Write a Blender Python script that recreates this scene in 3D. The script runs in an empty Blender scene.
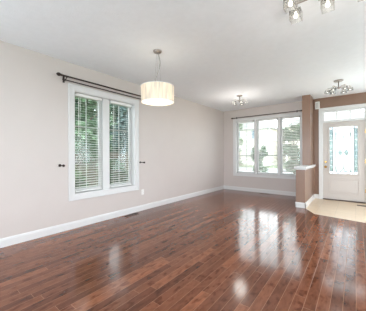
import bpy, bmesh, math, random
from mathutils import Vector, Matrix
random.seed(7)
S = bpy.context.scene
COL = S.collection
PI = math.pi

# ------------------------------------------------------------------ camera, world, light, exposure
cam_d = bpy.data.cameras.new('camera')
cam_d.sensor_fit = 'HORIZONTAL'
cam_d.sensor_width = 36.0
cam_d.lens = 218.0 / 366.0 * 36.0
cam_d.shift_y = -(155.5 - 154.605) / 366.0
cam_d.clip_start = 0.02
cam = bpy.data.objects.new('camera', cam_d)
COL.objects.link(cam)
cam.location = (0, 0, 1.22)
cam.rotation_euler = (Matrix.Rotation(0.6695, 4, 'Z') @ Matrix.Rotation(PI/2, 4, 'X') @ Matrix.Rotation(-0.00387, 4, 'Z')).to_euler()
S.camera = cam

S.view_settings.view_transform = 'Standard'
S.view_settings.look = 'None'
S.view_settings.gamma = 1.0
S.view_settings.use_curve_mapping = False
S.view_settings.exposure = 0.42

world = bpy.data.worlds.new('overcast_sky')
S.world = world
world.use_nodes = True
bg = world.node_tree.nodes['Background']
bg.inputs[0].default_value = (0.88, 0.95, 1.0, 1)
bg.inputs[1].default_value = 4.8

XL, YF, H = -3.68, 6.988, 2.74      # left wall plane, far wall plane, ceiling height
XR, YB = 2.7, -2.6                  # right wall and back wall (behind the camera)

def area(name, loc, rot, sx, sy, power, color):
    d = bpy.data.lights.new(name, 'AREA')
    d.shape = 'RECTANGLE'; d.size = sx; d.size_y = sy; d.energy = power; d.color = color
    o = bpy.data.objects.new(name, d); COL.objects.link(o)
    o.location = loc; o.rotation_euler = rot
    return o
# unseen fill lights added at made-up openings, tilted up to brighten ceiling and walls
FILL_TINT = (0.72, 0.87, 1.0)
area('added_fill_back', (-1.9, YB-0.12, 1.35), (PI/2+.95, 0, 0), 2.5, 2.1, 88, FILL_TINT)
area('added_fill_back', (1.2, YB-0.12, 1.35), (PI/2+.95, 0, 0), 2.0, 2.1, 82, FILL_TINT)
area('added_fill_side', (XR+0.12, 2.0, 1.35), (0, PI/2+1.15, 0), 2.1, 2.8, 40, FILL_TINT)
area('added_fill_side', (XR+0.12, 4.9, 1.35), (0, PI/2+.8, 0), 2.1, 1.7, 22, FILL_TINT)
area('added_fill_foyer', (1.6, YF+0.12, 1.35), (-PI/2-.5, 0, 0), 1.4, 2.1, 42, FILL_TINT)  # added fill out of view, lifts the foyer end and far ceiling

S.cycles.max_bounces = 10
S.cycles.diffuse_bounces = 6
S.cycles.glossy_bounces = 4
S.cycles.transparent_max_bounces = 16
S.cycles.sample_clamp_indirect = 6.0
S.cycles.use_denoising = True
S.cycles.caustics_reflective = False
S.cycles.caustics_refractive = False

# ------------------------------------------------------------------ materials
def lin(c):
    return tuple((v/12.92 if v <= .04045 else ((v+.055)/1.055)**2.4) for v in [q/255 for q in c])
def new_mat(name):
    m = bpy.data.materials.new(name); m.use_nodes = True
    nt = m.node_tree
    return m, nt, nt.nodes['Principled BSDF']
def N(nt, t, **kw):
    n = nt.nodes.new(t)
    for k, v in kw.items(): setattr(n, k, v)
    return n
def math_n(nt, op, a, b=None, c=None):
    n = N(nt, 'ShaderNodeMath', operation=op)
    for i, v in enumerate((a, b, c)):
        if v is None: continue
        if isinstance(v, (int, float)): n.inputs[i].default_value = v
        else: nt.links.new(v, n.inputs[i])
    return n.outputs[0]
def paint(name, rgb, rough=.5, bump=.0, scale=60, var=.03, metallic=0, spec=.5, vscale=3.0):
    """a painted, plastic or metal surface with slight procedural variation"""
    m, nt, p = new_mat(name)
    c = lin(rgb)
    tc = N(nt, 'ShaderNodeTexCoord')
    nz = N(nt, 'ShaderNodeTexNoise'); nz.inputs['Scale'].default_value = vscale; nz.inputs['Detail'].default_value = 3
    nt.links.new(tc.outputs['Object'], nz.inputs['Vector'])
    r = N(nt, 'ShaderNodeValToRGB')
    r.color_ramp.elements[0].position = .3; r.color_ramp.elements[1].position = .7
    r.color_ramp.elements[0].color = (*[v*(1-var) for v in c], 1)
    r.color_ramp.elements[1].color = (*[min(1, v*(1+var)) for v in c], 1)
    nt.links.new(nz.outputs['Fac'], r.inputs[0]); nt.links.new(r.outputs[0], p.inputs['Base Color'])
    p.inputs['Roughness'].default_value = rough; p.inputs['Metallic'].default_value = metallic
    p.inputs['Specular IOR Level'].default_value = spec
    if bump:
        b = N(nt, 'ShaderNodeBump'); b.inputs['Strength'].default_value = bump; b.inputs['Distance'].default_value = .004
        n2 = N(nt, 'ShaderNodeTexNoise'); n2.inputs['Scale'].default_value = scale; n2.inputs['Detail'].default_value = 4
        nt.links.new(tc.outputs['Object'], n2.inputs['Vector'])
        nt.links.new(n2.outputs['Fac'], b.inputs['Height']); nt.links.new(b.outputs[0], p.inputs['Normal'])
    return m
def glow(name, rgb, strength, base=None, streak=False):
    m, nt, p = new_mat(name)
    p.inputs['Base Color'].default_value = (*lin(base or rgb), 1)
    p.inputs['Emission Color'].default_value = (*lin(rgb), 1)
    p.inputs['Emission Strength'].default_value = strength
    if streak:
        tc = N(nt, 'ShaderNodeTexCoord')
        mp = N(nt, 'ShaderNodeMapping'); mp.inputs['Scale'].default_value = (1, 1, .12)
        nz = N(nt, 'ShaderNodeTexNoise'); nz.inputs['Scale'].default_value = 26; nz.inputs['Detail'].default_value = 3
        nt.links.new(tc.outputs['Object'], mp.inputs[0]); nt.links.new(mp.outputs[0], nz.inputs['Vector'])
        r = N(nt, 'ShaderNodeMapRange')
        r.inputs['From Min'].default_value = .3; r.inputs['From Max'].default_value = .7
        r.inputs['To Min'].default_value = strength*.1; r.inputs['To Max'].default_value = strength*2.4
        nt.links.new(nz.outputs['Fac'], r.inputs[0]); nt.links.new(r.outputs[0], p.inputs['Emission Strength'])
    return m
def glass_pane(name, tint=(1, 1, 1), rough=.0, gl=.06, alpha_white=0.0):
    """window glass: straight-through light, a weak mirror on top"""
    m, nt, p = new_mat(name)
    nt.nodes.remove(p)
    out = nt.nodes['Material Output']
    tr = N(nt, 'ShaderNodeBsdfTransparent'); tr.inputs[0].default_value = (*tint, 1)
    gs = N(nt, 'ShaderNodeBsdfGlossy'); gs.inputs['Roughness'].default_value = rough
    fr = N(nt, 'ShaderNodeFresnel'); fr.inputs[0].default_value = 1.35
    mx = N(nt, 'ShaderNodeMixShader')
    nt.links.new(fr.outputs[0], mx.inputs[0]); nt.links.new(tr.outputs[0], mx.inputs[1]); nt.links.new(gs.outputs[0], mx.inputs[2])
    last = mx
    if alpha_white:
        tl = N(nt, 'ShaderNodeBsdfTranslucent'); tl.inputs[0].default_value = (.95, .97, .97, 1)
        m2 = N(nt, 'ShaderNodeMixShader'); m2.inputs[0].default_value = alpha_white
        nt.links.new(mx.outputs[0], m2.inputs[1]); nt.links.new(tl.outputs[0], m2.inputs[2]); last = m2
    nt.links.new(last.outputs[0], out.inputs[0])
    return m

def wood_floor():
    m, nt, p = new_mat('hardwood_planks')
    W, Lg = .083, 1.05
    tc = N(nt, 'ShaderNodeTexCoord'); sp = N(nt, 'ShaderNodeSeparateXYZ')
    nt.links.new(tc.outputs['Object'], sp.inputs[0])
    xs = math_n(nt, 'DIVIDE', sp.outputs[0], W); row = math_n(nt, 'FLOOR', xs); fx = math_n(nt, 'FRACT', xs)
    wn = N(nt, 'ShaderNodeTexWhiteNoise', noise_dimensions='1D'); nt.links.new(row, wn.inputs['W'])
    ys = math_n(nt, 'ADD', math_n(nt, 'DIVIDE', sp.outputs[1], Lg), math_n(nt, 'MULTIPLY', wn.outputs['Value'], 7.3))
    pl = math_n(nt, 'FLOOR', ys); fy = math_n(nt, 'FRACT', ys)
    cb = N(nt, 'ShaderNodeCombineXYZ'); nt.links.new(row, cb.inputs[0]); nt.links.new(pl, cb.inputs[1])
    wn2 = N(nt, 'ShaderNodeTexWhiteNoise', noise_dimensions='3D'); nt.links.new(cb.outputs[0], wn2.inputs['Vector'])
    ramp = N(nt, 'ShaderNodeValToRGB'); cr = ramp.color_ramp
    cr.elements[0].position = 0; cr.elements[0].color = (*lin((96, 55, 38)), 1)
    cr.elements[1].position = 1; cr.elements[1].color = (*lin((142, 87, 61)), 1)
    for pos, c in ((.25, (108, 64, 45)), (.6, (118, 71, 50)), (.85, (129, 78, 55))):
        e = cr.elements.new(pos); e.color = (*lin(c), 1)
    nt.links.new(wn2.outputs['Value'], ramp.inputs[0])
    # grain: noise stretched along the board, offset per board
    mp = N(nt, 'ShaderNodeMapping'); mp.inputs['Scale'].default_value = (32, 9, 1)
    off = N(nt, 'ShaderNodeVectorMath', operation='SCALE'); off.inputs['Scale'].default_value = 31.0
    nt.links.new(wn2.outputs['Color'], off.inputs[0])
    ad = N(nt, 'ShaderNodeVectorMath', operation='ADD')
    nt.links.new(tc.outputs['Object'], mp.inputs[0]); nt.links.new(mp.outputs[0], ad.inputs[0]); nt.links.new(off.outputs[0], ad.inputs[1])
    g = N(nt, 'ShaderNodeTexNoise'); g.inputs['Scale'].default_value = 1.0; g.inputs['Detail'].default_value = 5; g.inputs['Distortion'].default_value = .6
    nt.links.new(ad.outputs[0], g.inputs['Vector'])
    gr = N(nt, 'ShaderNodeValToRGB'); gr.color_ramp.elements[0].position = .32; gr.color_ramp.elements[0].color = (.70, .67, .64, 1)
    gr.color_ramp.elements[1].position = .6; gr.color_ramp.elements[1].color = (1.08, 1.08, 1.08, 1)
    nt.links.new(g.outputs['Fac'], gr.inputs[0])
    mul = N(nt, 'ShaderNodeMix', data_type='RGBA', blend_type='MULTIPLY'); mul.inputs[0].default_value = .8
    nt.links.new(ramp.outputs[0], mul.inputs[6]); nt.links.new(gr.outputs[0], mul.inputs[7])
    # knots and mineral streaks
    mp2 = N(nt, 'ShaderNodeMapping'); mp2.inputs['Scale'].default_value = (18, 9, 1)
    ad2 = N(nt, 'ShaderNodeVectorMath', operation='ADD')
    nt.links.new(tc.outputs['Object'], mp2.inputs[0]); nt.links.new(mp2.outputs[0], ad2.inputs[0]); nt.links.new(off.outputs[0], ad2.inputs[1])
    k = N(nt, 'ShaderNodeTexNoise'); k.inputs['Scale'].default_value = 1.0; k.inputs['Detail'].default_value = 2
    nt.links.new(ad2.outputs[0], k.inputs['Vector'])
    kr = N(nt, 'ShaderNodeValToRGB'); kr.color_ramp.elements[0].position = .32; kr.color_ramp.elements[0].color = (.52, .38, .30, 1)
    kr.color_ramp.elements[1].position = .46; kr.color_ramp.elements[1].color = (1, 1, 1, 1)
    nt.links.new(k.outputs['Fac'], kr.inputs[0])
    mul2 = N(nt, 'ShaderNodeMix', data_type='RGBA', blend_type='MULTIPLY'); mul2.inputs[0].default_value = .85
    nt.links.new(mul.outputs[2], mul2.inputs[6]); nt.links.new(kr.outputs[0], mul2.inputs[7])
    # seams, with the glint off the board edges painted in as light tan
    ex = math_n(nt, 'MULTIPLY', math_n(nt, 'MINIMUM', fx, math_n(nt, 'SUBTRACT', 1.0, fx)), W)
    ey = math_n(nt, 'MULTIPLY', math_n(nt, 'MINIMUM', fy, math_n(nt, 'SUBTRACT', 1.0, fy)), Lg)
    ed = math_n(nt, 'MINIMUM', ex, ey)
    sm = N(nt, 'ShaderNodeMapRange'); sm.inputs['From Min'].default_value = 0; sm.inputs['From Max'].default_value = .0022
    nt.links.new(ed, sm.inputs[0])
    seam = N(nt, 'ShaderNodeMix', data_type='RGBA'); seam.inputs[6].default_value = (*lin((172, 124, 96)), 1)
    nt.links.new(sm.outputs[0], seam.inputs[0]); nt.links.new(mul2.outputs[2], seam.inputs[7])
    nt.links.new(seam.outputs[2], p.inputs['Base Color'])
    hgt = math_n(nt, 'ADD', math_n(nt, 'MULTIPLY', sm.outputs[0], 1.0), math_n(nt, 'MULTIPLY', g.outputs['Fac'], .12))
    b = N(nt, 'ShaderNodeBump'); b.inputs['Strength'].default_value = .22; b.inputs['Distance'].default_value = .0015
    nt.links.new(hgt, b.inputs['Height']); nt.links.new(b.outputs[0], p.inputs['Normal'])
    p.inputs['Roughness'].default_value = .13
    p.inputs['Specular IOR Level'].default_value = .42
    p.inputs['Coat Weight'].default_value = .0; p.inputs['Coat Roughness'].default_value = .10
    return m

def tile_floor():
    m, nt, p = new_mat('cream_ceramic_tile')
    tc = N(nt, 'ShaderNodeTexCoord')
    br = N(nt, 'ShaderNodeTexBrick'); br.offset = 0; br.inputs['Scale'].default_value = 1
    br.inputs['Brick Width'].default_value = .33; br.inputs['Row Height'].default_value = .33
    br.inputs['Mortar Size'].default_value = .004
    br.inputs['Color1'].default_value = (*lin((226, 206, 180)), 1); br.inputs['Color2'].default_value = (*lin((220, 199, 172)), 1)
    br.inputs['Mortar'].default_value = (*lin((205, 186, 162)), 1)
    nt.links.new(tc.outputs['Object'], br.inputs['Vector'])
    nz = N(nt, 'ShaderNodeTexNoise'); nz.inputs['Scale'].default_value = 9; nz.inputs['Detail'].default_value = 4
    nt.links.new(tc.outputs['Object'], nz.inputs['Vector'])
    r = N(nt, 'ShaderNodeValToRGB'); r.color_ramp.elements[0].color = (.88, .86, .84, 1); r.color_ramp.elements[1].color = (1.06, 1.05, 1.04, 1)
    nt.links.new(nz.outputs['Fac'], r.inputs[0])
    mx = N(nt, 'ShaderNodeMix', data_type='RGBA', blend_type='MULTIPLY'); mx.inputs[0].default_value = .8
    nt.links.new(br.outputs['Color'], mx.inputs[6]); nt.links.new(r.outputs[0], mx.inputs[7])
    nt.links.new(mx.outputs[2], p.inputs['Base Color'])
    p.inputs['Roughness'].default_value = .3
    return m

M = dict(
    beige=paint('pinkish_beige_wall_paint', (204, 194, 189), .42, .05, 220, .012),
    brown=paint('brown_wall_paint', (138, 108, 90), .3, .05, 220, .02),
    ceil=paint('white_textured_ceiling', (243, 247, 251), .9, .55, 55, .015, vscale=14),
    trim=paint('white_gloss_trim', (219, 218, 217), .35, 0, 10, .01),
    door=paint('white_satin_door', (198, 190, 184), .4, 0, 10, .01),
    slat=paint('white_faux_wood_slat', (232, 231, 228), .45, 0, 10, .015),
    bronze=paint('dark_bronze_metal', (58, 46, 42), .4, 0, 10, .1, metallic=.6),
    chrome=paint('brushed_nickel', (168, 160, 154), .28, 0, 10, .03, metallic=.9),
    brass=paint('polished_brass', (205, 165, 100), .25, 0, 10, .04, metallic=.9),
    cord=paint('grey_cord', (150, 148, 145), .5, 0, 10, .02),
    plate=paint('white_plastic', (236, 234, 230), .4, 0, 10, .01),
    dark=paint('dark_slot', (40, 34, 30), .6, 0, 10, .02),
    vent=paint('brown_metal_register', (74, 54, 44), .4, 0, 10, .05, metallic=.4),
    came=paint('grey_lead_came', (128, 140, 142), .4, 0, 10, .03, metallic=.4),
    lattice=paint('pale_grey_grille', (120, 134, 132), .5, 0, 10, .02),
    bevel=glass_pane('bevelled_glass_grey_green', (.50, .56, .55), .15, alpha_white=.15),
    glass=glass_pane('clear_window_glass', (.97, .99, .98)),
    door_glass=glass_pane('frosted_door_glass', (.9, .94, .96), .1, alpha_white=.35),
    shade=glow('lit_pale_cream_shade', (255, 228, 190), .24, (196, 184, 168), True),
    shade_disc=glow('lit_white_diffuser', (255, 250, 236), .75, (225, 222, 215)),
    bulb=glow('lit_warm_bulb', (255, 248, 236), 3.5),
    crystal=glass_pane('clear_shade_glass', (.99, .98, .96), .12, alpha_white=.14),
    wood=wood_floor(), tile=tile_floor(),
    lawn=paint('lawn_grass', (108, 124, 84), .9, .4, 30, .25, vscale=5),
    road=paint('asphalt_road', (170, 170, 172), .9, .2, 60, .06),
    walk=paint('concrete_walk', (205, 203, 198), .9, .1, 60, .04),
    bark=paint('tree_bark', (98, 82, 70), .9, .6, 20, .2),
    leaf_dark=paint('dark_green_leaves', (62, 90, 72), .6, 0, 10, .35, vscale=1.8),
    leaf_mid=paint('mid_green_leaves', (88, 114, 84), .6, 0, 10, .3, vscale=1.8),
    leaf_blue=paint('blue_green_needles', (84, 110, 108), .6, 0, 10, .3, vscale=1.8),
    leaf_light=paint('light_green_leaves', (104, 128, 90), .6, 0, 10, .25, vscale=1.8),
    siding=paint('pale_house_siding', (222, 216, 206), .8, 0, 10, .03),
    brickw=paint('pale_buff_brick', (214, 204, 190), .85, .3, 25, .08, vscale=9),
    roofing=paint('grey_shingles', (176, 174, 172), .9, .3, 30, .1, vscale=7),
    fence=paint('weathered_fence_wood', (120, 112, 98), .85, .2, 20, .1, vscale=4),
    pane_dark=paint('house_window_glass', (120, 138, 150), .15, 0, 10, .05),
)

# ------------------------------------------------------------------ mesh helpers
def box(bm, x0, x1, y0, y1, z0, z1, mtx=None):
    vs = [bm.verts.new((x, y, z)) for x in (x0, x1) for y in (y0, y1) for z in (z0, z1)]
    if mtx is not None:
        for v in vs: v.co = mtx @ v.co
    for f in ((0,1,3,2), (4,6,7,5), (0,4,5,1), (2,3,7,6), (0,2,6,4), (1,5,7,3)):
        bm.faces.new([vs[i] for i in f])
    return vs
def lathe(bm, prof, seg=24, mtx=None, cap=True):
    rings = []
    for r, z in prof:
        rings.append([bm.verts.new((r*math.cos(2*PI*i/seg), r*math.sin(2*PI*i/seg), z)) for i in range(seg)])
    if mtx is not None:
        for rg in rings:
            for v in rg: v.co = mtx @ v.co
    for a, b in zip(rings, rings[1:]):
        for i in range(seg):
            bm.faces.new((a[i], a[(i+1) % seg], b[(i+1) % seg], b[i]))
    if cap:
        bm.faces.new(rings[0][::-1]); bm.faces.new(rings[-1])
def tube(bm, pts, r, seg=8, closed=False):
    pts = [Vector(p) for p in pts]
    n = len(pts); rings = []
    up0 = None
    for i, p in enumerate(pts):
        if closed: d = pts[(i+1) % n] - pts[i-1]
        else: d = pts[min(i+1, n-1)] - pts[max(i-1, 0)]
        d.normalize()
        if up0 is None:
            up0 = Vector((0, 0, 1)) if abs(d.z) < .9 else Vector((1, 0, 0))
        a = d.cross(up0).normalized(); b = a.cross(d).normalized(); up0 = b
        rr = r[i] if isinstance(r, (list, tuple)) else r
        rings.append([bm.verts.new(p + a*rr*math.cos(2*PI*k/seg) + b*rr*math.sin(2*PI*k/seg)) for k in range(seg)])
    m = n if closed else n-1
    for i in range(m):
        A, B = rings[i], rings[(i+1) % n]
        for k in range(seg): bm.faces.new((A[k], A[(k+1) % seg], B[(k+1) % seg], B[k]))
    if not closed:
        bm.faces.new(rings[0][::-1]); bm.faces.new(rings[-1])
def prism(bm, poly, lo, hi, axis=2):
    """a polygon given in two axes, pushed along the third"""
    def P(u, v, w):
        return {0: (w, u, v), 1: (u, w, v), 2: (u, v, w)}[axis]
    A = [bm.verts.new(P(u, v, lo)) for u, v in poly]; B = [bm.verts.new(P(u, v, hi)) for u, v in poly]
    bm.faces.new(A[::-1]); bm.faces.new(B)
    for i in range(len(poly)):
        j = (i+1) % len(poly); bm.faces.new((A[i], A[j], B[j], B[i]))
def obj(name, bm, mat, parent=None, smooth=False, bevel=0, kind=None, label=None):
    bmesh.ops.recalc_face_normals(bm, faces=bm.faces[:])
    me = bpy.data.meshes.new(name); bm.to_mesh(me); bm.free()
    me.materials.append(mat)
    if smooth:
        for pl in me.polygons: pl.use_smooth = True
    o = bpy.data.objects.new(name, me); COL.objects.link(o)
    if parent is not None: o.parent = parent
    if bevel:
        md = o.modifiers.new('edge', 'BEVEL'); md.width = bevel; md.segments = 2; md.limit_method = 'ANGLE'
    if kind: o['kind'] = kind
    if label: o['label'] = label
    return o
def NB(): return bmesh.new()
def mkbox(name, dims, mat, parent=None, **kw):
    bm = NB(); box(bm, *dims); return obj(name, bm, mat, parent, **kw)
def empty(name, loc=(0, 0, 0), label=None, cat=None, group=None, kind=None, rz=0):
    o = bpy.data.objects.new(name, None); COL.objects.link(o); o.location = loc; o.rotation_euler = (0, 0, rz)
    o.empty_display_size = .1
    if label: o['label'] = label
    if cat: o['category'] = cat
    if group: o['group'] = group
    if kind: o['kind'] = kind
    return o
def tag(o, label, cat, group=None):
    o['label'] = label; o['category'] = cat
    if group: o['group'] = group
    return o
def copy_tree(o, parent=None):
    c = o.copy(); COL.objects.link(c); c.parent = parent
    for ch in list(o.children): copy_tree(ch, c)
    return c
def wall_mesh(bm, u0, u1, z0, z1, w0, w1, holes, axis):
    """a solid wall of thickness w0..w1 with rectangular holes (u0,u1,z0,z1); axis 0: wall in the yz plane, 1: in the xz plane"""
    us = sorted({u0, u1, *[h[0] for h in holes], *[h[1] for h in holes]})
    for a, b in zip(us, us[1:]):
        zs = [z0]
        for h in sorted(holes, key=lambda q: q[2]):
            if h[0] <= a + 1e-6 and h[1] >= b - 1e-6: zs += [h[2], h[3]]
        zs.append(z1)
        for c, d in zip(zs[::2], zs[1::2]):
            if d - c < 1e-5: continue
            if axis == 0: box(bm, w0, w1, a, b, c, d)
            else: box(bm, a, b, w0, w1, c, d)
    bmesh.ops.remove_doubles(bm, verts=bm.verts[:], dist=1e-5)

def frame_mesh(bm, u0, u1, z0, z1, t, w0, w1, axis):
    """rectangular frame, bar width t (or four widths left,right,bottom,top)"""
    l, r, b, tp = t if isinstance(t, tuple) else (t, t, t, t)
    def B(a, c, d, e):
        if axis == 0: box(bm, w0, w1, a, c, d, e)
        else: box(bm, a, c, w0, w1, d, e)
    B(u0, u0+l, z0, z1); B(u1-r, u1, z0, z1); B(u0+l, u1-r, z0, z0+b); B(u0+l, u1-r, z1-tp, z1)

# ------------------------------------------------------------------ the setting: floor, ceiling, walls
HALF_X0, HALF_X1, HALF_Y = -1.086, -.898, 5.57
TILE = [(HALF_X1, 5.575), (-.665, 5.145), (.15, 5.02), (XR, 5.0), (XR, YF), (HALF_X1, YF)]
bm = NB()
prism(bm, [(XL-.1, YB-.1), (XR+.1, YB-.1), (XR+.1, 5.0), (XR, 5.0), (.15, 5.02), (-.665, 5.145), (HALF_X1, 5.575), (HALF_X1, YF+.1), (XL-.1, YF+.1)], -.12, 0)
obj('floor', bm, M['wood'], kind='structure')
bm = NB(); prism(bm, TILE, -.1, .0)
obj('floor_tile', bm, M['tile'], kind='structure')
mkbox('ceiling', (XL-.2, XR+.2, YB-.2, YF+.2, H, H+.15), M['ceil'], kind='structure')

LW = (1.725, 3.000, .56, 2.295)          # left window opening (y0,y1,z0,z1)
FW = (-3.215, -1.225, .585, 2.345)       # far window opening (x0,x1,z0,z1)
DX0, DX1 = -.695, .195                   # door slab
bm = NB(); wall_mesh(bm, YB-.2, YF+.2, 0, H, XL-.2, XL, [LW], 0)
obj('wall_left', bm, M['beige'], kind='structure')
bm = NB(); wall_mesh(bm, XL, -1.0, 0, H, YF, YF+.2, [FW], 1)
obj('wall_far', bm, M['beige'], kind='structure')
bm = NB(); wall_mesh(bm, -1.0, XR, 0, H, YF, YF+.2, [(-.73, .23, 0, 2.40), (.9, 2.3, .3, 2.4)], 1)  # second opening is made up, out of view, for the foyer fill
obj('wall_foyer', bm, M['brown'], kind='structure')
bm = NB(); wall_mesh(bm, YB, YF+.2, 0, H, XR, XR+.2, [(.6, 3.4, .3, 2.4), (4.05, 5.75, .3, 2.4)], 0)  # both openings are made up, out of view, for the side fills
obj('wall_right', bm, M['beige'], kind='structure')
bm = NB(); wall_mesh(bm, XL, XR+.2, 0, H, YB-.2, YB, [(-3.15, -.65, .3, 2.4), (.2, 2.2, .3, 2.4)], 1)  # openings invented behind the camera to pass the back fills
obj('wall_back', bm, M['beige'], kind='structure')
# half wall between living room and foyer with its cap, and the column standing on it
hw = mkbox('wall_divider', (HALF_X0, HALF_X1, HALF_Y, YF, 0, .865), M['brown'], kind='structure')
bm = NB(); box(bm, HALF_X0-.022, HALF_X1+.022, HALF_Y-.022, YF, .865, .885); box(bm, HALF_X0-.035, HALF_X1+.035, HALF_Y-.035, YF, .885, .935)
obj('trim_1', bm, M['trim'], kind='structure', bevel=.006)
mkbox('wall_column', (HALF_X0, HALF_X1, 6.37, 6.80, .935, H), M['brown'], kind='structure')

# baseboards
def base_profile(d=.016, h=.118):
    return [(0, 0), (d, 0), (d, h-.028), (d*.75, h-.020), (d*.75, h-.012), (d*.35, h), (0, h)]
bm = NB()
prism(bm, [(XL+a, z) for a, z in base_profile()], YB, YF, axis=1)
obj('baseboard_left', bm, M['trim'], kind='structure')
bm = NB()
prism(bm, [(YF-a, z) for a, z in base_profile()], XL, HALF_X0, axis=0)
obj('baseboard_far', bm, M['trim'], kind='structure')
bm = NB()
prism(bm, [(HALF_Y-a, z) for a, z in base_profile()], HALF_X0-.016, HALF_X1+.016, axis=0)
prism(bm, [(HALF_X1+a, z) for a, z in base_profile()], HALF_Y-.016, YF, axis=1)
prism(bm, [(HALF_X0-a, z) for a, z in base_profile()], HALF_Y-.016, YF, axis=1)
prism(bm, [(YF-a, z) for a, z in base_profile()], HALF_X1, -.79, axis=0)
obj('baseboard_divider', bm, M['trim'], kind='structure')
bm = NB()
prism(bm, [(YF-a, z) for a, z in base_profile()], .29, XR, axis=0)
prism(bm, [(XR-a, z) for a, z in base_profile()], YB, YF, axis=1)
obj('baseboard_right', bm, M['trim'], kind='structure')

# ------------------------------------------------------------------ left window
w1 = empty('window_1', (0, 0, 0), kind='structure', label='white double window with blinds in the long beige wall')
bm = NB()
CT = .095
y0, y1, z0, z1 = LW
frame_mesh(bm, y0-CT, y1+CT, z0-CT, z1+CT, CT, XL, XL+.018, 0)
frame_mesh(bm, y0-CT, y1+CT, z0-CT, z1+CT, .02, XL+.018, XL+.028, 0)
obj('casing', bm, M['trim'], w1, bevel=.003)
bm = NB(); frame_mesh(bm, y0, y1, z0, z1, .012, XL-.2, XL+.004, 0)
obj('frame', bm, M['trim'], w1)
mkbox('mullion', (XL-.17, XL-.055, 2.285, 2.425, z0+.012, z1-.012), M['trim'], w1)
for a, b in ((y0+.012, 2.285), (2.425, y1-.012)):
    bm = NB(); frame_mesh(bm, a, b, z0+.012, z1-.012, (.045, .045, .06, .045), XL-.16, XL-.115, 0)
    s = obj('sash', bm, M['trim'], w1, bevel=.004)
    mkbox('pane', (XL-.142, XL-.136, a+.045, b-.045, z0+.072, z1-.057), M['glass'], s)
    bm = NB(); cy = (a+b)/2
    box(bm, XL-.150, XL-.143, cy-.009, cy+.009, z0+.07, z1-.05)
    for zz in (1.145, 1.72): box(bm, XL-.150, XL-.143, a+.04, b-.04, zz-.009, zz+.009)
    obj('grille', bm, M['trim'], s)
    bm = NB(); box(bm, XL-.115, XL-.095, cy-.05, cy+.05, z0+.03, z0+.05); tube(bm, [(XL-.1, cy, z0+.045), (XL-.07, cy+.02, z0+.05), (XL-.06, cy+.06, z0+.04)], .006)
    obj('crank', bm, M['trim'], s)

def blind(axis, u0, u1, ztop, zbot, w, label, tilt, cat='blind', pitch=.044, group=None):
    """a venetian blind: head rail, tilted slats, bottom rail, ladder cords, tilt wand. out = direction of the outdoors"""
    root = empty('venetian_blind', (0, 0, 0), label, cat, group)
    def bx(bm, a, b, c, d, e, f):
        if axis == 0: box(bm, w+c, w+d, a, b, e, f)
        else: box(bm, a, b, w+c, w+d, e, f)
    sg = -1 if axis == 0 else 1
    bm = NB(); bx(bm, u0, u1, -.026, .026, ztop-.05, ztop); obj('head_rail', bm, M['slat'], root, bevel=.003)
    bm = NB(); hw_ = .0245
    z = ztop-.075
    while z > zbot+.035:
        ca, sa = math.cos(tilt), math.sin(tilt)
        def P(u, a, t): # a: across (towards outdoors +), t thickness
            off = (a*ca - t*sa)*sg; zz = z + a*sa + t*ca
            return (w+off, u, zz) if axis == 0 else (u, w+off, zz)
        prof = [(-hw_, -.0006), (0, .0006), (hw_, -.0006), (hw_, .0006), (0, .0018), (-hw_, .0006)]
        A = [bm.verts.new(P(u0+.006, a, t)) for a, t in prof]; B = [bm.verts.new(P(u1-.006, a, t)) for a, t in prof]
        bm.faces.new(A[::-1]); bm.faces.new(B)
        for i in range(6): bm.faces.new((A[i], A[(i+1) % 6], B[(i+1) % 6], B[i]))
        z -= pitch
    obj('slats', bm, M['slat'], root)
    bm = NB(); bx(bm, u0+.004, u1-.004, -.025, .025, zbot, zbot+.018); obj('bottom_rail', bm, M['slat'], root, bevel=.003)
    bm = NB()
    for f in (.18, .82):
        u = u0 + (u1-u0)*f
        for o_ in (-.0265, .0245): bx(bm, u-.0015, u+.0015, o_, o_+.002, zbot+.01, ztop-.04)
    obj('ladder_cord', bm, M['slat'], root)
    bm = NB(); u = u0+.05
    o_ = .034 * -sg
    pts = [(w+o_, u, ztop-.03), (w+o_, u, ztop-.75)] if axis == 0 else [(u, w+o_, ztop-.03), (u, w+o_, ztop-.75)]
    tube(bm, pts, .004, 6); obj('tilt_wand', bm, M['slat'], root)
    return root
blind(0, 1.765, 2.262, z1-.016, z0+.03, XL-.062, 'white slatted blind in the long wall window, pane away from the drum pendant', math.radians(11.5))
blind(0, 2.448, 2.945, z1-.016, z0+.03, XL-.062, 'white slatted blind in the long wall window, pane nearer the drum pendant', math.radians(11.5))

# ------------------------------------------------------------------ far window
w2 = empty('window_2', (0, 0, 0), kind='structure', label='white three-panel window in the far wall')
x0, x1, z0f, z1f = FW
bm = NB()
frame_mesh(bm, x0-.095, x1+.095, z0f-.095, z1f+.08, (.095, .095, .095, .08), YF-.018, YF, 1)
frame_mesh(bm, x0-.095, x1+.095, z0f-.095, z1f+.08, .02, YF-.028, YF-.018, 1)
obj('casing', bm, M['trim'], w2, bevel=.003)
bm = NB(); frame_mesh(bm, x0, x1, z0f, z1f, .012, YF-.004, YF+.2, 1); obj('frame', bm, M['trim'], w2)
bm = NB(); box(bm, x0, x1, YF-.045, YF+.01, z0f-.004, z0f+.012); obj('sill', bm, M['trim'], w2, bevel=.004)
panels = [(-3.203, -2.585), (-2.515, -1.858), (-1.788, -1.237)]
for mx_ in (-2.55, -1.823): mkbox('mullion', (mx_-.035, mx_+.035, YF+.03, YF+.17, z0f+.012, z1f-.012), M['trim'], w2)
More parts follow.
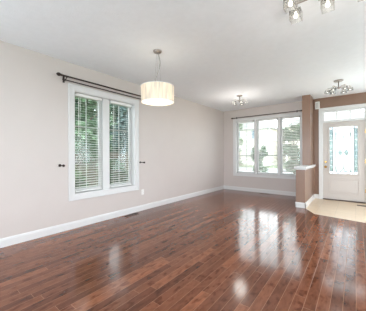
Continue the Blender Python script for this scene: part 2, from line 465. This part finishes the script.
for i, (a, b) in enumerate(panels):
    bm = NB(); frame_mesh(bm, a, b, z0f+.012, z1f-.012, (.042, .042, .05, .03), YF+.11, YF+.155, 1)
    s = obj('sash', bm, M['trim'], w2, bevel=.004)
    mkbox('pane', (a+.042, b-.042, YF+.132, YF+.138, z0f+.062, z1f-.042), M['glass'], s)
    bm = NB(); c_ = (a+b)/2
    box(bm, c_-.009, c_+.009, YF+.140, YF+.148, z0f+.05, z1f-.03)
    for zz in (1.18, 1.62, 2.03): box(bm, a+.04, b-.04, YF+.140, YF+.148, zz-.008, zz+.008)
    obj('grille', bm, M['lattice'], s)
    if i == 1:
        bm = NB()
        for rr in (.10, .06):
            tube(bm, [(-2.36+rr*math.cos(t*PI/12), YF+.128, 1.165+rr*math.sin(t*PI/12)) for t in range(24)], .007, 6, closed=True)
        obj('leaded_ring', bm, M['came'], s)
for (a, b), lab, tl in zip(panels, ('white slatted blind in the far window, panel beside the room corner',
                              'white slatted blind in the middle panel of the far window',
                              'white slatted blind in the far window, panel beside the brown column'), (32, 20, 36)):
    blind(1, a+.035, b-.035, z1f-.014, z0f+.045, YF+.065, lab, math.radians(tl), pitch=.046)

# ------------------------------------------------------------------ front door with transom
d1 = empty('door_1', (0, 0, 0), kind='structure', label='white front door with leaded glass under a three-light transom')
bm = NB()
CX0, CX1 = -.785, .285
box(bm, CX0, CX0+.075, YF-.02, YF, 0, 2.46); box(bm, CX1-.075, CX1, YF-.02, YF, 0, 2.46); box(bm, CX0+.075, CX1-.075, YF-.02, YF, 2.385, 2.46)
box(bm, CX0, CX0+.02, YF-.03, YF-.02, 0, 2.46); box(bm, CX1-.02, CX1, YF-.03, YF-.02, 0, 2.46); box(bm, CX0, CX1, YF-.03, YF-.02, 2.44, 2.46)
obj('casing', bm, M['trim'], d1, bevel=.003)
bm = NB()
box(bm, -.73, DX0-.002, YF, YF+.2, 0, 2.40); box(bm, DX1+.002, .23, YF, YF+.2, 0, 2.40)
box(bm, DX0-.002, DX1+.002, YF, YF+.2, 2.375, 2.40); box(bm, DX0-.002, DX1+.002, YF+.0, YF+.2, 2.062, 2.10)
obj('frame', bm, M['trim'], d1)
bm = NB(); box(bm, DX0-.002, DX1+.002, YF-.03, YF+.2, 0, .022); obj('threshold', bm, M['vent'], d1, bevel=.004)
# transom
bm = NB(); frame_mesh(bm, DX0, DX1, 2.10, 2.375, (.03, .02, .022, .038), YF+.02, YF+.06, 1)
tr = obj('transom_sash', bm, M['trim'], d1)
mkbox('pane', (DX0+.03, DX1-.02, YF+.038, YF+.044, 2.122, 2.337), M['glass'], tr)
bm = NB()
for k in (1, 2):
    xx = DX0+.03 + (DX1-DX0-.05)*k/3; box(bm, xx-.014, xx+.014, YF+.026, YF+.036, 2.122, 2.337)
obj('grille', bm, M['trim'], tr)
# slab with glass opening and a raised panel
GX0, GX1, GZ0, GZ1 = -.55, .05, .70, 1.935
bm = NB(); wall_mesh(bm, DX0, DX1, .024, 2.058, YF+.03, YF+.075, [(GX0, GX1, GZ0, GZ1)], 1)
slab = obj('slab', bm, M['door'], d1)
bm = NB(); frame_mesh(bm, GX0-.03, GX1+.03, GZ0-.03, GZ1+.03, .036, YF+.016, YF+.032, 1)
obj('glass_frame', bm, M['door'], slab, bevel=.005)
bm = NB()
frame_mesh(bm, -.575, .075, .18, .58, .022, YF+.022, YF+.032, 1)
box(bm, -.52, .02, YF+.024, YF+.032, .235, .525)
obj('raised_panel', bm, M['door'], slab, bevel=.004)
mkbox('glass', (GX0, GX1, YF+.048, YF+.054, GZ0, GZ1), M['door_glass'], slab)
bm = NB()     # lead lines
yy = YF+.044
def ln(pts, r=.009): tube(bm, [(x, yy, z) for x, z in pts], r, 6)
gx = (GX0+GX1)/2; gz = 1.25
ln([(GX0+.075, GZ0), (GX0+.075, GZ1)]); ln([(GX1-.075, GZ0), (GX1-.075, GZ1)])
ln([(GX0, GZ0+.07), (GX1, GZ0+.07)]); ln([(GX0, GZ1-.07), (GX1, GZ1-.07)])
ln([(GX0+.14, GZ0+.07), (GX0+.14, GZ1-.07)]); ln([(GX1-.14, GZ0+.07), (GX1-.14, GZ1-.07)])
for sgn in (1, -1):
    arc = [(gx, gz+sgn*.10)] + [(gx, gz+sgn*(.10+.30*t)) for t in (.5, 1)]
    ln(arc)
    for s2 in (1, -1):
        ln([(gx+s2*(.155*math.sin(t*PI/2/8)), gz+sgn*(.40+.14*math.sin(t*PI/8))) for t in range(9)])
ln([(GX0+.14, gz), (gx-.14, gz)]); ln([(gx+.14, gz), (GX1-.14, gz)])
for c_ in (-.065, .065):
    ln([(gx+c_-.06, gz), (gx+c_, gz+.10), (gx+c_+.06, gz), (gx+c_, gz-.10), (gx+c_-.06, gz)], .005)
obj('lead_came', bm, M['came'], slab)
bm = NB()
for c_ in (-.065, .065):
    prism(bm, [(gx+c_-.055, gz), (gx+c_, gz-.092), (gx+c_+.055, gz), (gx+c_, gz+.092)], YF+.040, YF+.046, axis=1)
obj('bevelled_diamond', bm, M['bevel'], slab)
bm = NB()
for a in (GX0+.004, GX1-.071):
    n = 8
    for k in range(n):
        za = GZ0+.075 + (GZ1-GZ0-.15)*k/n; zb = GZ0+.075 + (GZ1-GZ0-.15)*(k+1)/n - .008
        box(bm, a, a+.067, YF+.041, YF+.046, za, zb)
obj('bevelled_border', bm, M['bevel'], slab)
def Ry(loc): return Matrix.Translation(loc) @ Matrix.Rotation(PI/2, 4, 'X')
bm = NB(); lathe(bm, [(.032, 0), (.032, .006), (.012, .010), (.011, .035), (.024, .045), (.029, .06), (.022, .074), (.006, .078)], 20, Ry((-.635, YF+.03, .875)))
obj('handle', bm, M['brass'], slab, smooth=True, label='round brass door knob')
bm = NB(); lathe(bm, [(.03, 0), (.03, .008), (.024, .016), (.006, .018)], 20, Ry((-.635, YF+.03, 1.01))); box(bm, -.64, -.63, YF-.01, YF+.02, .99, 1.03)
obj('deadbolt', bm, M['brass'], slab, label='brass deadbolt above the knob')
for zz in (.3, 1.03, 1.78):
    mkbox('hinge', (DX1-.012, DX1+.006, YF+.02, YF+.032, zz-.045, zz+.045), M['brass'], slab)

# door chime high beside the door
dc = empty('door_chime', (-.815, YF, 2.55), 'small white door chime box high on the brown wall beside the door casing', 'door chime')
bm = NB(); box(bm, -.052, .052, -.05, 0, -.10, .10); obj('cover', bm, M['plate'], dc, bevel=.008)
bm = NB()
for k in range(3): box(bm, -.028+k*.022, -.020+k*.022, -.0535, -.0495, -.075, .075)
obj('sound_slots', bm, M['cord'], dc)

# ------------------------------------------------------------------ curtain rods and hold-backs
def finial(bm, p, ax, r=.02):
    d = Vector(ax)
    mt = Matrix.Translation(p) @ d.to_track_quat('Z', 'Y').to_matrix().to_4x4()
    lathe(bm, [(r*.5, 0), (r*.9, .006), (r*.5, .014), (r*.8, .024), (r*1.15, .045), (r*.9, .066), (r*.3, .082)], 16, mt)
rod = empty('curtain_rod', (XL, 2.36, 2.45), 'dark bronze double curtain rod above the blinds of the long wall window', 'curtain rod')
bm = NB(); tube(bm, [(.115, -.87, .012), (.115, .93, .012)], .0135, 12); obj('front_rod', bm, M['bronze'], rod, smooth=True)
bm = NB(); tube(bm, [(.052, -.84, -.03), (.052, .90, -.03)], .009, 12); obj('rear_rod', bm, M['bronze'], rod, smooth=True)
for e, ax in ((-.87, (0, -1, 0)), (.93, (0, 1, 0))):
    bm = NB(); finial(bm, (.115, e, .012), ax, .025); obj('finial', bm, M['bronze'], rod, smooth=True)
for e in (-.80, .86):
    bm = NB(); box(bm, 0, .008, e-.014, e+.014, -.065, .035); tube(bm, [(.004, e, -.045), (.052, e, -.042), (.115, e, -.006)], .007, 8); box(bm, .10, .13, e-.008, e+.008, -.012, .002)
    obj('bracket', bm, M['bronze'], rod)
rod2 = empty('curtain_rod', (-2.25, YF, 2.452), 'thin dark curtain rod above the far three-panel window', 'curtain rod')
bm = NB(); tube(bm, [(-1.03, -.08, 0), (1.03, -.08, 0)], .0115, 10); obj('front_rod', bm, M['bronze'], rod2, smooth=True)
for e, ax in ((-1.02, (-1, 0, 0)), (1.02, (1, 0, 0))):
    bm = NB(); finial(bm, (e, -.08, 0), ax, .022); obj('finial', bm, M['bronze'], rod2, smooth=True)
for e in (-.93, .93):
    bm = NB(); box(bm, e-.012, e+.012, -.008, 0, -.025, .04); tube(bm, [(e, -.004, .0), (e, -.08, -.002)], .006, 8)
    obj('bracket', bm, M['bronze'], rod2)
for yy_, lab in ((1.50, 'dark bronze curtain hold-back on the window side farther from the drum pendant'), (3.145, 'dark bronze curtain hold-back below the drum pendant, beside the blinds')):
    t = empty('curtain_holdback', (XL, yy_, 1.055), lab, 'curtain hold-back')
    mt = Matrix.Rotation(PI/2, 4, 'Y')
    bm = NB(); lathe(bm, [(.022, 0), (.022, .005), (.008, .012), (.008, .115)], 16, mt); obj('post', bm, M['bronze'], t, smooth=True)
    bm = NB(); lathe(bm, [(.008, .112), (.018, .12), (.021, .132), (.016, .15), (.005, .158)], 16, mt); obj('finial', bm, M['bronze'], t, smooth=True)

# ------------------------------------------------------------------ outlet and floor registers
ot = empty('wall_outlet', (XL, 3.21, .40), 'white wall outlet low on the beige wall beside the blinds window', 'outlet')
mkbox('cover_plate', (0, .006, -.036, .036, -.058, .058), M['plate'], ot, bevel=.002)
for zz in (-.022, .022):
    f_ = mkbox('socket', (.006, .009, -.017, .017, zz-.015, zz+.015), M['plate'], ot, bevel=.003)
    bm = NB(); box(bm, .009, .0094, -.009, -.006, zz-.005, zz+.007); box(bm, .009, .0094, .006, .009, zz-.005, zz+.007); obj('slot', bm, M['dark'], f_)
def register(x, y, w, l, lab):
    t = empty('floor_register', (x, y, 0), lab, 'floor vent')
    bm = NB(); frame_mesh(bm, -w/2, w/2, -l/2, l/2, .012, 0, .006, 1)
    for v in bm.verts: v.co = Vector((v.co.x, v.co.z, v.co.y))
    obj('frame', bm, M['vent'], t)
    mkbox('duct_opening', (-w/2+.01, w/2-.01, -l/2+.01, l/2-.01, .0005, .0015), M['dark'], t)
    bm = NB(); n = 14; long_y = l > w
    for k in range(n):
        if long_y:
            q = -l/2+.02 + (l-.04)*k/(n-1); box(bm, -w/2+.01, w/2-.01, q-.004, q+.004, .002, .0055)
        else:
            q = -w/2+.02 + (w-.04)*k/(n-1); box(bm, q-.004, q+.004, -l/2+.01, l/2-.01, .002, .0055)
    obj('louvre', bm, M['vent'], t)
register(-3.56, 2.82, .11, .30, 'dark floor vent along the white baseboard below the blinds window')
register(-2.21, 6.89, .28, .10, 'dark floor vent along the baseboard under the far window')
register(.17, 6.62, .30, .10, 'dark floor vent set in the cream tile by the front door')

# ------------------------------------------------------------------ drum pendant
pn = empty('drum_pendant_lamp', (-2.271, 2.277, H), 'lit drum pendant lamp with pale shade hanging by the long beige wall', 'pendant lamp')
bm = NB(); lathe(bm, [(.062, 0), (.062, -.012), (.05, -.026), (.012, -.03)], 32); obj('ceiling_canopy', bm, M['chrome'], pn, smooth=True)
ZT, ZB, R_ = 2.215-H, 1.985-H, .241
bm = NB(); lathe(bm, [(R_, ZB), (R_, ZT), (R_-.004, ZT), (R_-.004, ZB), (R_, ZB)], 64, cap=False); obj('shade', bm, M['shade'], pn, smooth=False)
bm = NB()
for zz in (ZB+.003, ZT-.003): tube(bm, [((R_+.001)*math.cos(2*PI*i/64), (R_+.001)*math.sin(2*PI*i/64), zz) for i in range(64)], .0035, 6, closed=True)
obj('rim', bm, M['plate'], pn, smooth=True)
bm = NB(); lathe(bm, [(.001, ZB+.004), (R_-.008, ZB+.004), (R_-.008, ZB+.009), (.001, ZB+.009)], 64, cap=False); obj('diffuser', bm, M['shade_disc'], pn)
bm = NB()
for k in range(3):
    a = k*2*PI/3+.4; tube(bm, [(0, 0, ZT-.02), ((R_-.002)*math.cos(a), (R_-.002)*math.sin(a), ZT-.006)], .004, 6)
lathe(bm, [(.02, ZT-.06), (.02, ZT-.01), (.008, ZT+.02)], 16)
obj('spider', bm, M['chrome'], pn)
for k in range(3):
    a = k*2*PI/3+.4
    bm = NB(); tube(bm, [(.012*math.cos(a), .012*math.sin(a), -.028), (.06*math.cos(a), .06*math.sin(a), ZT-.016)], .0018, 5); obj('suspension_wire', bm, M['cord'], pn)
bm = NB()
pts = []
for i in range(17):
    t = i/16; pts.append((.028*math.sin(t*PI*1.6)*.8+.004, .028*math.sin(t*PI*1.6), -.028+(ZT+.02+.028)*t))
tube(bm, pts, .004, 6); obj('power_cord', bm, M['cord'], pn, smooth=True)
for k in range(3):
    a = k*2*PI/3+1.2; bm = NB(); lathe(bm, [(.004, -.03), (.018, -.015), (.028, .01), (.024, .035), (.008, .05)], 14, Matrix.Translation((.08*math.cos(a), .08*math.sin(a), ZT-.09)))
    obj('bulb', bm, M['bulb'], pn, smooth=True)

# ------------------------------------------------------------------ ceiling lights
def spoked(loc, ring, drop, n, lab, rot=0, canopy=.07, power=4):
    t = empty('ceiling_light', loc, lab, 'ceiling light')
    bm = NB(); lathe(bm, [(canopy, 0), (canopy, -.014), (canopy*.8, -.024), (.012, -.026)], 28); obj('ceiling_canopy', bm, M['chrome'], t, smooth=True)
    bm = NB(); lathe(bm, [(.01, -.02), (.01, -drop+.02), (.024, -drop+.01), (.024, -drop-.012), (.008, -drop-.022)], 16); obj('stem', bm, M['chrome'], t, smooth=True)
    for k in range(n):
        a = rot + 2*PI*k/n; c, s = math.cos(a), math.sin(a)
        bm = NB(); tube(bm, [(.02*c, .02*s, -drop), (ring*.5*c, ring*.5*s, -drop+.018), (ring*c, ring*s, -drop+.012)], .006, 8)
        arm = obj('arm', bm, M['chrome'], t, smooth=True)
        mt = Matrix.Translation((ring*c, ring*s, -drop))
        bm = NB(); lathe(bm, [(.018, .02), (.02, -.005), (.046, -.022), (.056, -.075), (.054, -.075), (.043, -.022), (.017, -.006)], 20, mt, cap=False)
        obj('glass_shade', bm, M['crystal'], arm, smooth=True)
        bm = NB(); lathe(bm, [(.006, -.004), (.008, -.03), (.016, -.05), (.014, -.062), (.004, -.068)], 14, mt)
        obj('bulb', bm, M['bulb'], arm, smooth=True)
    d = bpy.data.lights.new('lamp_light', 'POINT'); d.energy = power; d.color = (1, .95, .88); d.shadow_soft_size = ring
    o = bpy.data.objects.new('lamp_light', d); COL.objects.link(o); o.location = (loc[0], loc[1], loc[2]-drop-.36)
spoked((-2.344, 5.321, H), .155, .135, 5, 'chrome ceiling light with small lit glass shades before the far window', .35, .075, 9)
spoked((-.271, 5.534, H), .19, .155, 6, 'chrome ceiling light with lit glass shades over the tiled foyer', .1, .085, 2.5)

bar = empty('bar_ceiling_light', (-.20, 2.33, H), 'chrome bar ceiling light with lit clear glass cube shades', 'ceiling light')
bm = NB(); box(bm, -.16, .16, -.055, .055, -.022, 0); obj('ceiling_canopy', bm, M['chrome'], bar, bevel=.004)
for sx in (-.10, .10):
    bm = NB(); tube(bm, [(sx, 0, -.02), (sx, 0, -.05)], .008); obj('stem', bm, M['chrome'], bar)
bm = NB(); box(bm, -.33, .33, -.013, .013, -.072, -.048); obj('bar', bm, M['chrome'], bar, bevel=.003)
for cx in (-.27, 0, .27):
    for sy in (-1, 1):
        c = Vector((cx, sy*.115, -.075))
        bm = NB(); tube(bm, [(cx, 0, -.06), (cx, sy*.115, -.06)], .006); lathe(bm, [(.02, -.005), (.02, .02)], 16, Matrix.Translation(c))
        arm = obj('arm', bm, M['chrome'], bar)
        bm = NB(); a = .052
        for i in range(4):
            lo, hi = (a-.007, a)
            m4 = Matrix.Translation(c) @ Matrix.Rotation(i*PI/2, 4, 'Z')
            box(bm, lo, hi, -a, a-.007, -.092, .002, m4)
        box(bm, -a+.007, a-.007, -a+.007, a-.007, -.005, .002, Matrix.Translation(c))
        obj('glass_shade', bm, M['crystal'], arm)
        bm = NB(); lathe(bm, [(.008, -.004), (.010, -.02), (.019, -.045), (.016, -.060), (.004, -.066)], 14, Matrix.Translation(c))
        obj('bulb', bm, M['bulb'], arm, smooth=True)
d = bpy.data.lights.new('lamp_light', 'POINT'); d.energy = 4; d.color = (1, .95, .88); d.shadow_soft_size = .2
o = bpy.data.objects.new('lamp_light', d); COL.objects.link(o); o.location = (-.22, 2.33, H-.42)

# ------------------------------------------------------------------ outdoors
GZ = -.45
mkbox('ground', (-40, 40, -30, 60, GZ-.2, GZ), M['lawn'], kind='structure')
mkbox('road', (-40, 40, 19, 27, GZ, GZ+.02), M['road'], kind='structure')
mkbox('pale_bounce_slab', (-9.5, -2.2, YF+2.0, 19, GZ, GZ+.025), M['walk'], kind='structure')  # made-up pale ground, added to keep green lawn bounce off the ceiling
mkbox('path', (-1.4, .9, YF+.3, 19, GZ, GZ+.03), M['walk'], kind='structure')
mkbox('porch_slab', (-1.6, 1.2, YF+.2, YF+1.6, GZ+.03, -.03), M['walk'], kind='structure')

def tree(x, y, h, r, mat, lab, n=1500, trunk_h=None, leaf=.14, conifer=False, group=None, name='tree'):
    t = empty(name, (x, y, GZ), lab, name.replace('_', ' ').split()[-1], group)
    rnd = random.Random(int(x*31+y*17+h*7))
    th = trunk_h if trunk_h is not None else h*.14
    bm = NB()
    tube(bm, [(0, 0, 0), (.03*r, .02*r, th), (-.02*r, .04*r, h*.62), (0, 0, h*.88)], [h*.028, h*.021, h*.012, h*.004], 10)
    for k in range(7):
        a = k*2.4; z = th + (h*.75-th)*k/7; rr = r*.6
        tube(bm, [(0, 0, z), (rr*.5*math.cos(a), rr*.5*math.sin(a), z+.12*h*.5), (rr*math.cos(a), rr*math.sin(a), z+.2*h*.6)], [h*.010, h*.006, h*.002], 6)
    obj('trunk', bm, M['bark'], t, smooth=True)
    bm = NB()
    blobs = []
    if not conifer:
        for _ in range(22):
            a = rnd.random()*2*PI; q = r*.66*math.sqrt(rnd.random()); zz = rnd.random()
            blobs.append((Vector((q*math.cos(a), q*math.sin(a), th*.9+(h-th)*(.1+.78*zz))), r*(.26+.2*rnd.random())*(1.1-.4*zz)))
    for _ in range(n):
        if conifer:
            q = rnd.random()**1.3; z = th*.3 + (h-th*.3)*q; tier = .72+.28*((q*13) % 1 < .55)
            rad = r*(1-q)*tier*(.45+.55*math.sqrt(rnd.random())); a = rnd.random()*2*PI
            c = Vector((rad*math.cos(a), rad*math.sin(a), z-rad*.18))
        else:
            b, br = rnd.choice(blobs)
            v = Vector((rnd.gauss(0, 1), rnd.gauss(0, 1), rnd.gauss(0, 1))).normalized()*br*(.55+.5*rnd.random())
            c = b + v
        s = leaf*(.6+.8*rnd.random())
        u = Vector((rnd.gauss(0, 1), rnd.gauss(0, 1), rnd.gauss(0, .6))).normalized(); w = u.cross(Vector((rnd.gauss(0, 1), rnd.gauss(0, 1), rnd.gauss(0, 1)))).normalized()
        bm.faces.new([bm.verts.new(c - u*s), bm.verts.new(c + w*s*.42), bm.verts.new(c + u*s), bm.verts.new(c - w*s*.42)])
    me = bpy.data.meshes.new('foliage'); bm.to_mesh(me); bm.free(); me.materials.append(mat)
    f = bpy.data.objects.new('foliage', me); COL.objects.link(f); f.parent = t
    return t
tree(-8.4, 3.8, 6.4, 1.85, M['leaf_mid'], 'leafy green tree seen through the pane of the blinds window nearer the rod finial', 4200)
tree(-8.6, 7.5, 6.8, 1.85, M['leaf_blue'], 'blue-green tree seen through the pane of the blinds window nearer the pendant', 5200, conifer=False)
tree(-13.2, 6.0, 7.6, 2.2, M['leaf_dark'], 'dark green tree behind the nearer trees, seen through the blinds pane away from the pendant', 4500, leaf=.2)
tree(-18.5, 11.5, 8.6, 3.0, M['leaf_mid'], 'tall green tree farthest back outside the blinds window', 4500, leaf=.26)
tree(-13.2, 10.4, 7.6, 2.2, M['leaf_dark'], 'dark green tree behind the nearer trees, seen through the blinds pane nearer the pendant', 4500, leaf=.2)
for bx_, by_, hh, mt_, lab in ((-5.6, 2.4, 1.5, 'leaf_light', 'pale green bush low outside the blinds window, nearer the rod finial'),
                               (-5.7, 3.75, 1.6, 'leaf_mid', 'mid green bush low outside the blinds window, between its two panes'),
                               (-5.6, 5.1, 1.7, 'leaf_dark', 'dark green bush low outside the blinds window, nearer the pendant')):
    tree(bx_, by_, hh, .6, M[mt_], lab, 1500, trunk_h=.15, leaf=.09, name='garden_bush')
fn = empty('garden_fence', (-10.65, 8, GZ), 'weathered board fence behind the trees outside the blinds window', 'fence')
bm = NB()
for k in range(90): box(bm, -.012, .012, -9+k*.2, -9+k*.2+.185, .05, 1.8)
obj('boards', bm, M['fence'], fn)
bm = NB()
for zz in (.4, 1.45): box(bm, .012, .06, -9, 9, zz-.04, zz+.04)
obj('rails', bm, M['fence'], fn)
tree(-7.6, 15.5, 4.6, 1.1, M['leaf_light'], 'light green street tree behind the far window panel beside the room corner', 2200, leaf=.15)
tree(-5.05, 14.6, 2.6, .6, M['leaf_mid'], 'small round green tree behind the middle panel of the far window', 1800, leaf=.11)
tree(-2.75, 13.6, 3.6, .7, M['leaf_mid'], 'mid green tree behind the far window panel beside the brown column', 2200, leaf=.13)
tree(.95, 10.6, 2.6, .7, M['leaf_mid'], 'narrow green shrub by the porch outside the front door', 1500, leaf=.08, trunk_h=.2, name='porch_shrub')

def house(x, y, w, d_, hgt, mat, lab):
    t = empty('house', (x, y, GZ), lab, 'house')
    mkbox('walls', (-w/2, w/2, 0, d_, 0, hgt), mat, t)
    bm = NB(); prism(bm, [(-w/2-.4, hgt), (w/2+.4, hgt), (0, hgt+w*.3)], -.4, d_+.4, axis=1); obj('roof', bm, M['roofing'], t)
    for cx, z in ((-w*.28, 1.2), (w*.28, 1.2), (-w*.28, 3.9), (w*.28, 3.9), (0, 3.9)):
        bm = NB(); frame_mesh(bm, cx-.6, cx+.6, z, z+1.4, .09, -.06, 0, 1); wf = obj('window_frame', bm, M['trim'], t)
        mkbox('pane', (cx-.51, cx+.51, -.03, -.001, z+.09, z+1.31), M['pane_dark'], wf)
    bm = NB(); box(bm, -.5, .5, -.05, 0, 0, 2.2); dr = obj('door', bm, M['brown'], t)
    bm = NB(); lathe(bm, [(.03, 0), (.05, .03), (.02, .06)], 12, Matrix.Translation((.38, -.05, 1.05)) @ Matrix.Rotation(PI/2, 4, 'X')); obj('handle', bm, M['brass'], dr)
house(-14.5, 32, 10, 9, 5.4, M['siding'], 'pale sided house across the road behind the far window panel beside the room corner')
house(-2.5, 33, 10, 9, 5.4, M['brickw'], 'buff brick house across the road behind the brown column and the door')
